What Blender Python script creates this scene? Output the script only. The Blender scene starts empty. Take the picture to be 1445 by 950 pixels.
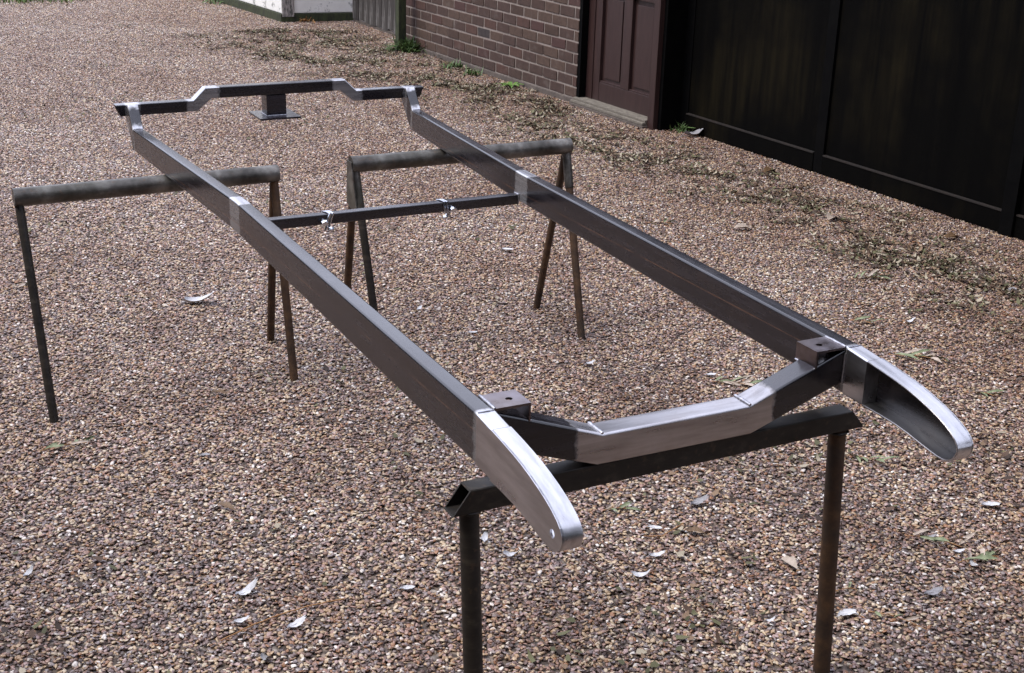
import bpy, bmesh, math, random
import numpy as np
from mathutils import Vector, Matrix
random.seed(7); rng = np.random.default_rng(7)
scn = bpy.context.scene
rad = math.radians

# ------------------------------------------------------------------ camera
CAMH = 1.653
PITCH, ROLL, FPX = 0.364923, -0.0294336, 1899.53          # focal length in photo pixels (photo 1445 x 950)
cp, sp = math.cos(PITCH), math.sin(PITCH)
_f = Vector((0, cp, -sp)); _r0 = Vector((1, 0, 0)); _d0 = Vector((0, -sp, -cp))
_r = _r0 * math.cos(ROLL) + _d0 * math.sin(ROLL)
_d = -_r0 * math.sin(ROLL) + _d0 * math.cos(ROLL)
cam = bpy.data.cameras.new("camera"); camo = bpy.data.objects.new("camera", cam)
scn.collection.objects.link(camo); scn.camera = camo
cam.sensor_width = 36; cam.lens = FPX / 1445 * 36; cam.clip_start = .05; cam.clip_end = 400
camo.matrix_world = Matrix(((_r.x, -_d.x, -_f.x, 0), (_r.y, -_d.y, -_f.y, 0), (_r.z, -_d.z, -_f.z, CAMH), (0, 0, 0, 1)))

def on_ground(px, py, z=0.0):
    """surveyed spot on the drive: where the sight line through a photo pixel meets height z"""
    v = _r * ((px - 722.5) / FPX) + _d * ((py - 475) / FPX) + _f
    k = (z - CAMH) / v.z
    return Vector((v.x * k, v.y * k, z))

# ------------------------------------------------------------------ world, sun, exposure
SUN_EL, SUN_AZ = rad(56), rad(-102)     # azimuth from +Y, negative = to the left
w = bpy.data.worlds.new("World"); scn.world = w; w.use_nodes = True
nt = w.node_tree; nt.nodes.clear()
wo = nt.nodes.new('ShaderNodeOutputWorld'); bg = nt.nodes.new('ShaderNodeBackground')
sky = nt.nodes.new('ShaderNodeTexSky'); sky.sky_type = 'NISHITA'; sky.sun_disc = False
sky.sun_elevation = SUN_EL; sky.sun_rotation = SUN_AZ; sky.dust_density = 2.5; sky.air_density = 1.0
# broken cloud: white-grey patches mixed over the blue by a noise on the view direction
tc = nt.nodes.new('ShaderNodeTexCoord'); no = nt.nodes.new('ShaderNodeTexNoise')
no.inputs['Scale'].default_value = 1.7; no.inputs['Detail'].default_value = 6; no.inputs['Roughness'].default_value = .55
nt.links.new(tc.outputs['Generated'], no.inputs['Vector'])
cr = nt.nodes.new('ShaderNodeMapRange'); cr.inputs['From Min'].default_value = .24; cr.inputs['From Max'].default_value = .46
nt.links.new(no.outputs['Fac'], cr.inputs['Value'])
mx = nt.nodes.new('ShaderNodeMix'); mx.data_type = 'RGBA'
nt.links.new(cr.outputs['Result'], mx.inputs['Factor']); nt.links.new(sky.outputs['Color'], mx.inputs['A'])
mx.inputs['B'].default_value = (13.0, 13.7, 16.8, 1)
nt.links.new(mx.outputs['Result'], bg.inputs['Color']); bg.inputs['Strength'].default_value = .13
nt.links.new(bg.outputs['Background'], wo.inputs['Surface'])
sl = bpy.data.lights.new("sun", 'SUN'); sl.energy = 3.0; sl.angle = rad(20); sl.color = (1, .95, .88)
so = bpy.data.objects.new("sun", sl); scn.collection.objects.link(so)
sdir = Vector((math.sin(SUN_AZ) * math.cos(SUN_EL), math.cos(SUN_AZ) * math.cos(SUN_EL), math.sin(SUN_EL)))
so.rotation_euler = sdir.to_track_quat('Z', 'Y').to_euler(); so.location = sdir * 40
scn.view_settings.view_transform = 'Standard'; scn.view_settings.look = 'None'
scn.view_settings.exposure = 0.08; scn.view_settings.gamma = 1

# ------------------------------------------------------------------ helpers
COL = scn.collection
def tag(o, label=None, cat=None, group=None, kind=None):
    if label: o['label'] = label
    if cat: o['category'] = cat
    if group: o['group'] = group
    if kind: o['kind'] = kind
    return o
def link(name, me, mat=None, parent=None):
    o = bpy.data.objects.new(name, me); COL.objects.link(o)
    if mat is not None and me is not None and len(me.materials) == 0: me.materials.append(mat)
    if parent: o.parent = parent
    return o
def empty(name, loc, rz=0.0):
    o = bpy.data.objects.new(name, None); COL.objects.link(o); o.location = loc; o.rotation_euler = (0, 0, rz)
    o.empty_display_size = .1
    return o
def mesh(name, verts, faces, smooth=False, sharp=None):
    me = bpy.data.meshes.new(name); me.from_pydata([tuple(v) for v in verts], [], faces); me.update()
    if smooth:
        me.polygons.foreach_set('use_smooth', [True] * len(me.polygons))
        if sharp: me.set_sharp_from_angle(angle=rad(sharp))
    return me
class MB:
    def __init__(s): s.v = []; s.f = []
    def add(s, verts, faces):
        n = len(s.v); s.v += [tuple(v) for v in verts]; s.f += [tuple(i + n for i in f) for f in faces]
    def box(s, a, b, M=None):
        (x0, y0, z0), (x1, y1, z1) = a, b
        vs = [Vector(p) for p in ((x0,y0,z0),(x1,y0,z0),(x1,y1,z0),(x0,y1,z0),(x0,y0,z1),(x1,y0,z1),(x1,y1,z1),(x0,y1,z1))]
        if M: vs = [M @ v for v in vs]
        s.add(vs, [(0,3,2,1),(4,5,6,7),(0,1,5,4),(1,2,6,5),(2,3,7,6),(3,0,4,7)])
    def tube(s, pts, r, n=12, cap=True, rs=None):
        pts = [Vector(p) for p in pts]; rings = []
        up = None
        for i, p in enumerate(pts):
            t = (pts[min(i+1, len(pts)-1)] - pts[max(i-1, 0)]).normalized()
            if up is None:
                a = Vector((0,0,1)) if abs(t.z) < .9 else Vector((1,0,0)); up = (a - t*a.dot(t)).normalized()
            else: up = (up - t*up.dot(t)).normalized()
            sd = t.cross(up); rr = rs[i] if rs else r
            rings.append([p + (up*math.cos(2*math.pi*k/n) + sd*math.sin(2*math.pi*k/n))*rr for k in range(n)])
        vs = [v for R in rings for v in R]; fs = []
        for i in range(len(pts)-1):
            for k in range(n):
                k2 = (k+1) % n; fs.append((i*n+k, i*n+k2, (i+1)*n+k2, (i+1)*n+k))
        if cap: fs.append(tuple(range(n-1, -1, -1))); fs.append(tuple((len(pts)-1)*n + k for k in range(n)))
        s.add(vs, fs)
    def build(s, name, mat, parent=None, smooth=False, sharp=35, bevel=0, wn=False):
        me = mesh(name, s.v, s.f)
        if bevel:
            bm = bmesh.new(); bm.from_mesh(me); bmesh.ops.recalc_face_normals(bm, faces=bm.faces)
            es = [e for e in bm.edges if len(e.link_faces) == 2 and e.calc_face_angle(0) > rad(30)]
            bmesh.ops.bevel(bm, geom=es, offset=bevel, segments=2, affect='EDGES', profile=.6)
            bm.to_mesh(me); bm.free(); smooth = True; wn = True
        if smooth:
            me.polygons.foreach_set('use_smooth', [True]*len(me.polygons)); me.set_sharp_from_angle(angle=rad(sharp))
        o = link(name, me, mat, parent)
        if wn:
            m = o.modifiers.new('wn', 'WEIGHTED_NORMAL'); m.keep_sharp = True
        return o
def rrect(wd, ht, r, seg=3):
    """unit-square coordinates of a rounded rectangle, counter-clockwise from the right side"""
    ru, rv = r/wd, r/ht; out = []
    for cx, cy, a0 in ((1-ru, 1-rv, 0), (ru, 1-rv, 90), (ru, rv, 180), (1-ru, rv, 270)):
        for k in range(seg+1):
            a = rad(a0 + 90*k/seg); out.append((cx + ru*math.cos(a), cy + rv*math.sin(a)))
    return out
def loft(name, stations, wd, ht, r, mat, parent, caps=True, sharp=40, inner=None):
    """box tube through stations of four corners (BL, BR, TR, TL); optional wall thickness shows at open ends"""
    def rings(shr):
        uv = rrect(wd, ht, max(r - shr*0.6, .0008)); su, sv = shr/wd, shr/ht
        R = []
        for BL, BR, TR, TL in stations:
            BL, BR, TR, TL = map(Vector, (BL, BR, TR, TL)); ring = []
            for u, v in uv:
                u = su + u*(1-2*su); v = sv + v*(1-2*sv)
                ring.append(BL*(1-u)*(1-v) + BR*u*(1-v) + TR*u*v + TL*(1-u)*v)
            R.append(ring)
        return R
    R = rings(0); n = len(R[0]); vs = [p for q in R for p in q]; fs = []
    for i in range(len(R)-1):
        for k in range(n):
            k2 = (k+1) % n; fs.append((i*n+k, i*n+k2, (i+1)*n+k2, (i+1)*n+k))
    if inner:
        R2 = rings(inner); off = len(vs); vs += [p for q in R2 for p in q]; L = len(R)-1
        for i in range(L):
            for k in range(n):
                k2 = (k+1) % n; fs.append((off+i*n+k2, off+i*n+k, off+(i+1)*n+k, off+(i+1)*n+k2))
        for k in range(n):
            k2 = (k+1) % n
            fs.append((k2, k, off+k, off+k2)); fs.append((L*n+k, L*n+k2, off+L*n+k2, off+L*n+k))
    elif caps:
        fs.append(tuple(range(n-1, -1, -1))); fs.append(tuple((len(R)-1)*n+k for k in range(n)))
    me = mesh(name, vs, fs)
    bm = bmesh.new(); bm.from_mesh(me); bmesh.ops.recalc_face_normals(bm, faces=bm.faces); bm.to_mesh(me); bm.free()
    me.polygons.foreach_set('use_smooth', [True]*len(me.polygons)); me.set_sharp_from_angle(angle=rad(sharp))
    o = link(name, me, mat, parent); m = o.modifiers.new('wn', 'WEIGHTED_NORMAL'); m.keep_sharp = True
    return o
def weld(name, pts, r, mat, parent, step=.0045):
    """a rippled weld bead along a polyline"""
    pts = [Vector(p) for p in pts]; out = []; rs = []
    for a, b in zip(pts[:-1], pts[1:]):
        n = max(2, int((b-a).length/step))
        for i in range(n):
            out.append(a.lerp(b, i/n) + Vector((random.uniform(-1,1), random.uniform(-1,1), random.uniform(-1,1)))*r*.12)
            rs.append(r*(1.0 if len(out) % 2 else .82)*random.uniform(.9, 1.12))
    out.append(pts[-1]); rs.append(r*.7); rs[0] = r*.7
    m = MB(); m.tube(out, r, 7, True, rs); return m.build(name, mat, parent, smooth=True, sharp=70)

# ------------------------------------------------------------------ materials
class NT:
    def __init__(s, name):
        s.m = bpy.data.materials.new(name); s.m.use_nodes = True; s.t = s.m.node_tree; s.t.nodes.clear()
        s.out = s.n('ShaderNodeOutputMaterial'); s.b = s.n('ShaderNodeBsdfPrincipled')
        s.l(s.b.outputs[0], s.out.inputs['Surface'])
        s.tc = s.n('ShaderNodeTexCoord')
    def n(s, t, **kw):
        x = s.t.nodes.new(t)
        for k, v in kw.items(): setattr(x, k, v)
        return x
    def l(s, a, b): s.t.links.new(a, b)
    def set(s, **kw):
        for k, v in kw.items(): s.b.inputs[k.replace('_', ' ')].default_value = v
        return s
    def map(s, scale=(1,1,1), src='Object', rot=(0,0,0)):
        m = s.n('ShaderNodeMapping'); s.l(s.tc.outputs[src], m.inputs['Vector']); m.inputs['Scale'].default_value = scale
        m.inputs['Rotation'].default_value = rot
        return m.outputs['Vector']
    def noise(s, scale, detail=4, rough=.55, vec=None, dist=0):
        x = s.n('ShaderNodeTexNoise'); x.inputs['Scale'].default_value = scale; x.inputs['Detail'].default_value = detail
        x.inputs['Roughness'].default_value = rough; x.inputs['Distortion'].default_value = dist
        s.l(vec if vec is not None else s.tc.outputs['Object'], x.inputs['Vector']); return x.outputs['Fac']
    def ramp(s, fac, stops, interp='LINEAR'):
        x = s.n('ShaderNodeValToRGB'); e = x.color_ramp.elements; x.color_ramp.interpolation = interp
        while len(e) < len(stops): e.new(.5)
        for i, (p, c) in enumerate(stops):
            e[i].position = p; e[i].color = (*c, 1) if len(c) == 3 else c
        s.l(fac, x.inputs['Fac']); return x.outputs['Color']
    def rng(s, v, a, b, c=0., d=1.):
        x = s.n('ShaderNodeMapRange'); s.l(v, x.inputs['Value'])
        for k, q in zip(('From Min','From Max','To Min','To Max'), (a, b, c, d)): x.inputs[k].default_value = q
        return x.outputs['Result']
    def math(s, op, a, b=None, c=None):
        x = s.n('ShaderNodeMath', operation=op)
        for i, q in enumerate((a, b, c)):
            if q is None: continue
            if isinstance(q, (int, float)): x.inputs[i].default_value = q
            else: s.l(q, x.inputs[i])
        return x.outputs[0]
    def mix(s, f, a, b, mode='MIX'):
        x = s.n('ShaderNodeMix'); x.data_type = 'RGBA'; x.blend_type = mode
        for k, q in (('Factor', f), ('A', a), ('B', b)):
            if isinstance(q, (int, float)): x.inputs[k].default_value = q
            elif isinstance(q, tuple): x.inputs[k].default_value = (*q, 1)
            else: s.l(q, x.inputs[k])
        return x.outputs['Result']
    def bump(s, h, strength=.3, dist=.002):
        x = s.n('ShaderNodeBump'); x.inputs['Strength'].default_value = strength; x.inputs['Distance'].default_value = dist
        s.l(h, x.inputs['Height']); s.l(x.outputs['Normal'], s.b.inputs['Normal'])
    def col(s, c): s.l(c, s.b.inputs['Base Color'])
    def xyz(s, src='Object'):
        x = s.n('ShaderNodeSeparateXYZ'); s.l(s.tc.outputs[src], x.inputs[0]); return x.outputs

SCALE_C = ((.006,.005,.007), (.020,.018,.024))      # mill scale, dark blue-grey
BARE_C = ((.42,.415,.435), (.74,.735,.76))             # linished bare steel
def steel(name, bands=(), coat=.30, side=1.0, sc_gain=1.0, axis=1, absolute=False, seam=None, allbare=False, streak=(60, 4, 60), tan=0.0, rough=None, bandcol=None):
    """mill-scaled box section with ground-bright bands where welds were dressed (bands: centre, half length)"""
    s = NT(name)
    v = s.map(streak)
    n1 = s.noise(1.0, 5, .6, v); n2 = s.noise(9, 5, .65); n3 = s.noise(240, 2, .5)
    scale = s.ramp(n1, [(.3, tuple(q*sc_gain for q in SCALE_C[0])), (.7, tuple(q*sc_gain for q in SCALE_C[1]))])
    scale = s.mix(s.rng(n2, .55, .75, 0, .3), scale, (.045,.030,.026))
    sc = s.noise(1.0, 3, .7, s.map(tuple(q*(9 if q > 20 else .55) for q in streak)), .6)
    scale = s.mix(s.rng(sc, .66, .72, 0, .55), scale, (.10,.095,.11))
    scale = s.mix(s.rng(s.noise(34, 5, .75), .64, .72, 0, .6), scale, (.07,.035,.02))
    bc = bandcol or BARE_C
    bare = s.ramp(n1, [(.3, bc[0]), (.72, bc[1])])
    bare = s.mix(s.rng(n2, .45, .75, 0, .12 + tan*.35), bare, (.30,.25,.22))
    if allbare: mask = s.rng(n1, -9, -8, 0, 1)
    else:
        p = s.xyz()[axis]
        if absolute: p = s.math('ABSOLUTE', p)
        p = s.math('ADD', p, s.math('MULTIPLY', s.math('SUBTRACT', s.noise(60, 4), .5), .022))
        mask = None
        for c, h in bands:
            d = s.math('ABSOLUTE', s.math('SUBTRACT', p, c)); mk = s.rng(d, h-.005, h+.004, 1, 0)
            mask = mk if mask is None else s.math('MAXIMUM', mask, mk)
        if mask is None: mask = s.rng(n1, 9, 10, 0, 1)
    if side < 1:       # the grinder only dressed the top face properly
        sx_ = s.n('ShaderNodeSeparateXYZ'); s.l(s.tc.outputs['Normal'], sx_.inputs[0])
        mask = s.math('MULTIPLY', mask, s.rng(s.math('ABSOLUTE', sx_.outputs[2]), .3, .7, side, 1.))
    c = s.mix(mask, scale, bare)
    if seam is not None:
        z = s.math('ADD', s.xyz()[2], s.math('MULTIPLY', s.xyz()[1], seam[1]))
        ln = s.rng(s.math('ABSOLUTE', s.math('SUBTRACT', z, seam[0])), .0006, .0018, 1, 0)
        c = s.mix(s.math('MULTIPLY', ln, s.rng(n2, .35, .6, .0, .5)), c, (.20,.10,.06))
    s.col(c)
    s.l(s.rng(mask, 0, 1, .12, 1.), s.b.inputs['Metallic']); s.l(s.rng(mask, 0, 1, coat, 0.), s.b.inputs['Coat Weight']); s.b.inputs['Coat Roughness'].default_value = .16; s.set(Specular_IOR_Level=.62)
    ro = s.math('ADD', s.rng(n1, .3, .7, .16, .26), s.rng(n2, .3, .8, 0, .10))
    s.l(s.math('ADD', ro, s.math('MULTIPLY', mask, .06)), s.b.inputs['Roughness'])
    s.bump(s.math('ADD', n3, s.math('MULTIPLY', n2, .6)), .055, .0006)
    return s.m
M = {}
M['rail'] = steel('rail_steel', side=.32, bands=[(1.287, .040), (-.33, .20), (2.262, .028)], seam=(-.048, .006))
M['kick'] = steel('kick_steel', side=.4, bands=[(2.325, .04), (2.238, .009)])
M['rearx'] = steel('rear_crossmember_steel', side=.55, bands=[(.245, .052), (.47, .022)], axis=0, absolute=True, streak=(4, 60, 60))
M['frontx'] = steel('front_crossmember_steel', bands=[(.0, .213)], axis=0, absolute=True, streak=(5, 50, 50), tan=1, bandcol=((.30,.285,.29), (.58,.565,.58)))
M['horn'] = steel('horn_steel', allbare=True, streak=(60, 6, 40))
M['inner'] = steel('inner_plate_steel', sc_gain=.5, coat=0, bands=[])
M['dark'] = steel('dark_tube_steel', sc_gain=1.5, bands=[], streak=(6, 60, 60))
M['bracket'] = steel('bracket_steel', allbare=True, streak=(30, 30, 30), tan=1, bandcol=((.12,.09,.085), (.27,.24,.26)))
s = NT('weld_metal'); s.col(s.ramp(s.noise(120, 3), [(.3, (.26,.26,.29)), (.7, (.55,.55,.60))])); s.set(Metallic=1., Roughness=.5); M['weld'] = s.m
s = NT('zinc_plated'); s.col(s.ramp(s.noise(60, 3), [(.3, (.5,.52,.58)), (.7, (.78,.80,.85))])); s.set(Metallic=1., Roughness=.24); M['zinc'] = s.m
s = NT('painted_old_pipe')   # weathered galvanised pipe with green and dirt
n = s.noise(14, 6, .65); n2 = s.noise(60, 4); c = s.ramp(n, [(.32, (.030,.026,.021)), (.5, (.085,.078,.070)), (.68, (.21,.20,.185))])
c = s.mix(s.rng(s.noise(5, 4), .52, .7, 0, .5), c, (.060,.062,.040)); c = s.mix(s.rng(n2, .6, .75, 0, .5), c, (.10,.055,.03)); s.col(c)
s.set(Metallic=.35, Roughness=.42); s.bump(n2, .2, .001); M['pipe'] = s.m
s = NT('rusty_leg'); n = s.noise(22, 6, .7); n2 = s.noise(7, 4)
c = s.ramp(n, [(.3, (.020,.012,.008)), (.52, (.065,.033,.016)), (.75, (.14,.072,.030))]); c = s.mix(s.rng(n2, .50, .68, 0, .7), c, (.03,.028,.024)); s.col(c)
s.set(Metallic=.1, Roughness=.7); s.bump(n, .35, .0015); M['rust'] = s.m
s = NT('trestle_black'); n = s.noise(16, 6, .65, s.map((.5, 3, 3))); n2 = s.noise(55, 4)
c = s.ramp(n, [(.3, (.008,.0065,.005)), (.55, (.021,.017,.0135)), (.75, (.060,.048,.037))]); c = s.mix(s.rng(n2, .6, .72, 0, .6), c, (.08,.048,.03)); s.col(c)
s.set(Metallic=.0, Roughness=.55, Specular_IOR_Level=.4); s.bump(n2, .3, .001); M['black'] = s.m
s = NT('hole_black'); s.set(Base_Color=(.01,.01,.01,1), Roughness=.9); M['hole'] = s.m

# gravel stones, colour per stone
def stone_mat(name, attr):
    s = NT(name)
    a = s.n('ShaderNodeAttribute', attribute_name=attr, attribute_type='GEOMETRY')
    st = [(.00, (.055,.034,.032)), (.09, (.115,.070,.062)), (.20, (.26,.165,.125)), (.30, (.16,.11,.105)), (.38, (.43,.30,.19)), (.47, (.34,.215,.175)),
          (.56, (.23,.195,.20)), (.64, (.53,.41,.28)), (.72, (.32,.165,.09)), (.76, (.44,.325,.31)), (.83, (.61,.52,.40)), (.91, (.28,.24,.235)), (.955, (.80,.76,.72))]
    c = s.ramp(a.outputs['Fac'], st, 'CONSTANT')
    c = s.mix(.14, c, s.ramp(s.noise(260, 4, .6, s.tc.outputs['Object']), [(.3, (.12,.09,.07)), (.7, (.50,.44,.40))]))
    ge = s.n('ShaderNodeNewGeometry')      # damp, dusty and dirty areas a metre or so across, in world space
    w1 = s.noise(.75, 4, .6, ge.outputs['Position']); w2 = s.noise(3.1, 4, .65, ge.outputs['Position'])
    c = s.mix(s.rng(w1, .40, .62, 0, .45), c, (.60,.46,.38), 'MULTIPLY'); c = s.mix(s.rng(w2, .52, .66, 0, .40), c, (.55,.44,.38), 'MULTIPLY')
    hs = s.n('ShaderNodeHueSaturation'); hs.inputs['Saturation'].default_value = 1.12; hs.inputs['Value'].default_value = .97; s.l(c, hs.inputs['Color']); c = hs.outputs[0]
    s.col(c); s.set(Roughness=.36, Specular_IOR_Level=.5); s.bump(s.noise(700, 2), .25, .0006)
    return s.m
M['stone'] = stone_mat('gravel_stone', 'tone')
s = NT('gravel_bed')    # the packed ground between and beyond the stones
vo = s.n('ShaderNodeTexVoronoi'); vo.inputs['Scale'].default_value = 62; vo.inputs['Randomness'].default_value = 1
s.l(s.tc.outputs['Object'], vo.inputs['Vector'])
sp3 = s.n('ShaderNodeSeparateColor'); s.l(vo.outputs['Color'], sp3.inputs[0])
c = s.ramp(sp3.outputs[0], [(.0, (.07,.05,.04)), (.25, (.16,.12,.09)), (.5, (.25,.19,.15)), (.75, (.19,.16,.14)), (.93, (.42,.36,.31))], 'CONSTANT')
c = s.mix(s.rng(vo.outputs['Distance'], .3, .7, 0, .7), c, (.05,.037,.03)); s.col(c)
s.set(Roughness=.9); s.bump(vo.outputs['Distance'], .8, -.004); M['bed'] = s.m
# masonry, timber, paint
s = NT('mortar'); n = s.noise(45, 6, .7); s.col(s.ramp(n, [(.3, (.17,.138,.120)), (.7, (.30,.252,.225))])); s.set(Roughness=.95); s.bump(s.noise(180, 4), .5, .003); M['mortar'] = s.m
BRICKS = []
for i, (a, b) in enumerate([((.056,.031,.026),(.092,.052,.043)), ((.068,.034,.028),(.115,.056,.044)), ((.055,.030,.023),(.085,.048,.036)), ((.075,.045,.036),(.125,.078,.06)), ((.062,.028,.026),(.10,.045,.042)), ((.036,.028,.030),(.062,.05,.053))]):
    s = NT('brick_clay_%d' % i)
    oi = s.n('ShaderNodeObjectInfo'); ad = s.n('ShaderNodeVectorMath', operation='ADD'); s.l(s.tc.outputs['Object'], ad.inputs[0]); s.l(oi.outputs['Location'], ad.inputs[1])
    n = s.noise(30, 6, .7, ad.outputs[0]); c = s.ramp(n, [(.3, (a[0]*.66, a[1]*.62, a[2]*.56)), (.7, (b[0]*.70, b[1]*.66, b[2]*.60))])
    c = s.mix(s.rng(s.noise(11, 3, .6, ad.outputs[0]), .58, .75, 0, .35), c, (.15,.125,.11)); s.col(c); s.set(Roughness=.88); s.bump(s.noise(160, 5, .7, ad.outputs[0]), .5, .003); BRICKS.append(s.m)
s = NT('concrete_plinth'); n = s.noise(18, 6, .7); s.col(s.ramp(n, [(.3, (.06,.048,.042)), (.7, (.13,.105,.09))])); s.set(Roughness=.93); s.bump(s.noise(120, 4), .5, .003); M['plinth'] = s.m
s = NT('brown_door_paint'); n = s.noise(12, 5, .6, s.map((4, 4, .6))); c = s.ramp(n, [(.3, (.027,.013,.012)), (.7, (.043,.022,.020))])
c = s.mix(s.rng(s.noise(38, 5, .7), .68, .74, 0, .6), c, (.13,.10,.09)); s.col(c); s.set(Roughness=.42); s.bump(s.noise(60, 4, .6, s.map((6, 6, .5))), .15, .001); M['door'] = s.m
s = NT('black_garage_paint'); v = s.map((14, 14, .9)); n = s.noise(1, 6, .65, v); n2 = s.noise(1.4, 4, .6)
c = s.ramp(n, [(.3, (.0010,.0009,.0009)), (.6, (.0018,.0016,.0014)), (.8, (.005,.0038,.0025))])
c = s.mix(s.math('MULTIPLY', s.rng(n2, .48, .66, 0, 1), s.rng(n, .35, .7, 0, .8)), c, (.014,.011,.005)); s.col(c)
s.set(Roughness=.75, Specular_IOR_Level=.05); s.bump(n, .15, .001); M['garage'] = s.m
s = NT('rusty_ledge'); s.col(s.ramp(s.noise(20, 5), [(.3, (.004,.003,.0025)), (.7, (.016,.009,.006))])); s.set(Roughness=.8); M['ledge'] = s.m
s = NT('black_trim'); s.col(s.ramp(s.noise(15, 4), [(.3, (.0015,.0015,.0018)), (.7, (.003,.0028,.0028))])); s.set(Roughness=.7, Specular_IOR_Level=.05); M['trim'] = s.m
s = NT('threshold_stone'); s.col(s.ramp(s.noise(40, 6, .7, s.map((1, 1, 4))), [(.3, (.08,.068,.055)), (.7, (.22,.195,.16))])); s.set(Roughness=.85); s.bump(s.noise(90, 4), .4, .002); M['sill'] = s.m
s = NT('white_render'); z = s.xyz()[2]; n = s.noise(6, 6, .7); n2 = s.noise(9, 5, .7)
c = s.ramp(n, [(.3, (.70,.69,.65)), (.7, (.80,.79,.76))])
c = s.mix(s.math('MULTIPLY', s.rng(n2, .52, .62, 0, 1), s.rng(z, .15, .7, .85, 0)), c, (.05,.055,.045)); s.col(c); s.set(Roughness=.9); s.bump(s.noise(70, 4), .4, .003); M['white'] = s.m
s = NT('white_corner_stained'); n2 = s.noise(20, 6, .75, s.map((3, 3, .8))); c = s.mix(s.rng(n2, .44, .60, 0, .9), (.34,.31,.29), (.035,.036,.032)); s.col(c); s.set(Roughness=.9); M['stained'] = s.m
s = NT('weathered_fence'); n = s.noise(3, 6, .7, s.map((18, 18, 1.2))); s.col(s.ramp(n, [(.38, (.022,.018,.016)), (.56, (.06,.052,.048)), (.70, (.27,.26,.25))])); s.set(Roughness=.9); s.bump(n, .5, .003); M['fence'] = s.m
s = NT('mossy_post'); n = s.noise(14, 5, .7, s.map((3, 3, 1))); s.col(s.ramp(n, [(.35, (.015,.016,.010)), (.65, (.045,.055,.020))])); s.set(Roughness=.9); s.bump(n, .5, .003); M['post'] = s.m
s = NT('roof_felt'); s.col(s.ramp(s.noise(9, 5), [(.3, (.03,.03,.03)), (.7, (.06,.055,.05))])); s.set(Roughness=.9); M['roof'] = s.m
def leafmat(name, a, b, attr=True, rough=.6, trans=0):
    s = NT(name)
    at = s.n('ShaderNodeAttribute', attribute_name='tone', attribute_type='GEOMETRY')
    s.col(s.ramp(at.outputs['Fac'] if attr else s.noise(60, 3), [(.0 if attr else .3, a), (1. if attr else .7, b)])); s.set(Roughness=rough)
    return s.m
M['grass'] = leafmat('grass_blades', (.045,.085,.015), (.12,.19,.035))
M['shade_hedge'] = leafmat('shade_leaves', (.008,.018,.006), (.035,.06,.018))
M['weed'] = leafmat('weed_leaves', (.035,.07,.018), (.09,.15,.04), False)
M['lime'] = leafmat('dandelion_leaves', (.07,.15,.025), (.14,.26,.05), False)
M['sprigleaf'] = leafmat('fallen_green_leaf', (.10,.13,.06), (.26,.29,.17), False)
M['paleleaf'] = leafmat('pale_dry_leaf', (.30,.24,.19), (.48,.40,.34), False)
M['brownleaf'] = leafmat('brown_dead_leaf', (.08,.045,.022), (.20,.12,.06), False)
M['straw'] = leafmat('orange_straw', (.25,.11,.03), (.42,.22,.08), False)
M['twig'] = leafmat('dark_twig', (.05,.022,.014), (.12,.055,.035), False)
s = NT('leaf_litter'); at = s.n('ShaderNodeAttribute', attribute_name='tone', attribute_type='GEOMETRY')
s.col(s.ramp(at.outputs['Fac'], [(.0, (.040,.024,.016)), (.25, (.08,.045,.028)), (.45, (.07,.068,.030)), (.58, (.12,.115,.055)), (.70, (.20,.13,.08)), (.85, (.36,.31,.23))], 'CONSTANT')); s.set(Roughness=.75); M['litter'] = s.m
s = NT('white_feather'); n = s.noise(90, 4, .6, s.map((1, 12, 1))); s.col(s.ramp(n, [(.3, (.36,.36,.38)), (.6, (.60,.60,.63))])); s.set(Roughness=.8); M['feather'] = s.m
s = NT('grey_feather'); n = s.noise(90, 4, .6, s.map((1, 12, 1))); s.col(s.ramp(n, [(.3, (.15,.145,.15)), (.65, (.33,.32,.34))])); s.set(Roughness=.8); M['greyfeather'] = s.m

# ------------------------------------------------------------------ ground (structure) and gravel (stuff)
me = mesh('ground', [(-90,-60,0),(90,-60,0),(90,120,0),(-90,120,0)], [(0,1,2,3)]); tag(link('ground', me, M['bed']), kind='structure')

WB = Vector((.361, 8.451, 0)); WD = Vector((.51715, -.85589, 0)); WN = Vector((.85589, .51715, 0))   # foot of brick wall at the door, along (towards camera), inwards
WROT = math.atan2(WD.y, WD.x)
TILE = .75
def behind_wall(x, y):
    p = Vector((x, y, 0)) - WB; return p.dot(WN)
tiles = []
for i in range(-9, 7):
    for j in range(1, 19):
        x, y = i*TILE, j*TILE
        if abs(x + .35) > .42*y + 1.35: continue
        if behind_wall(x, y) > .75 and (Vector((x, y, 0))-WB).dot(WD) > -2.6: continue
        tiles.append((x, y, .0))
me = bpy.data.meshes.new('gravel'); me.from_pydata(tiles, [], [])
gravel = link('gravel', me); tag(gravel, 'loose brown, tan and white pea gravel covering the drive', 'gravel', kind='stuff')
g = bpy.data.node_groups.new('gravel_nodes', 'GeometryNodeTree')
g.interface.new_socket('Geometry', in_out='INPUT', socket_type='NodeSocketGeometry'); g.interface.new_socket('Geometry', in_out='OUTPUT', socket_type='NodeSocketGeometry')
gi = g.nodes.new('NodeGroupInput'); go = g.nodes.new('NodeGroupOutput')
def gn(t, **kw):
    x = g.nodes.new(t)
    for k, v in kw.items(): setattr(x, k, v)
    return x
def rnd(dt, a, b, seed):
    x = gn('FunctionNodeRandomValue', data_type=dt)
    k = {'FLOAT': (2, 3), 'INT': (4, 5), 'FLOAT_VECTOR': (0, 1)}[dt]
    x.inputs[k[0]].default_value = a; x.inputs[k[1]].default_value = b
    x.inputs['Seed'].default_value = seed
    return x.outputs[{'FLOAT': 1, 'INT': 2, 'FLOAT_VECTOR': 0}[dt]]
stones = gn('GeometryNodeJoinGeometry')
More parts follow.
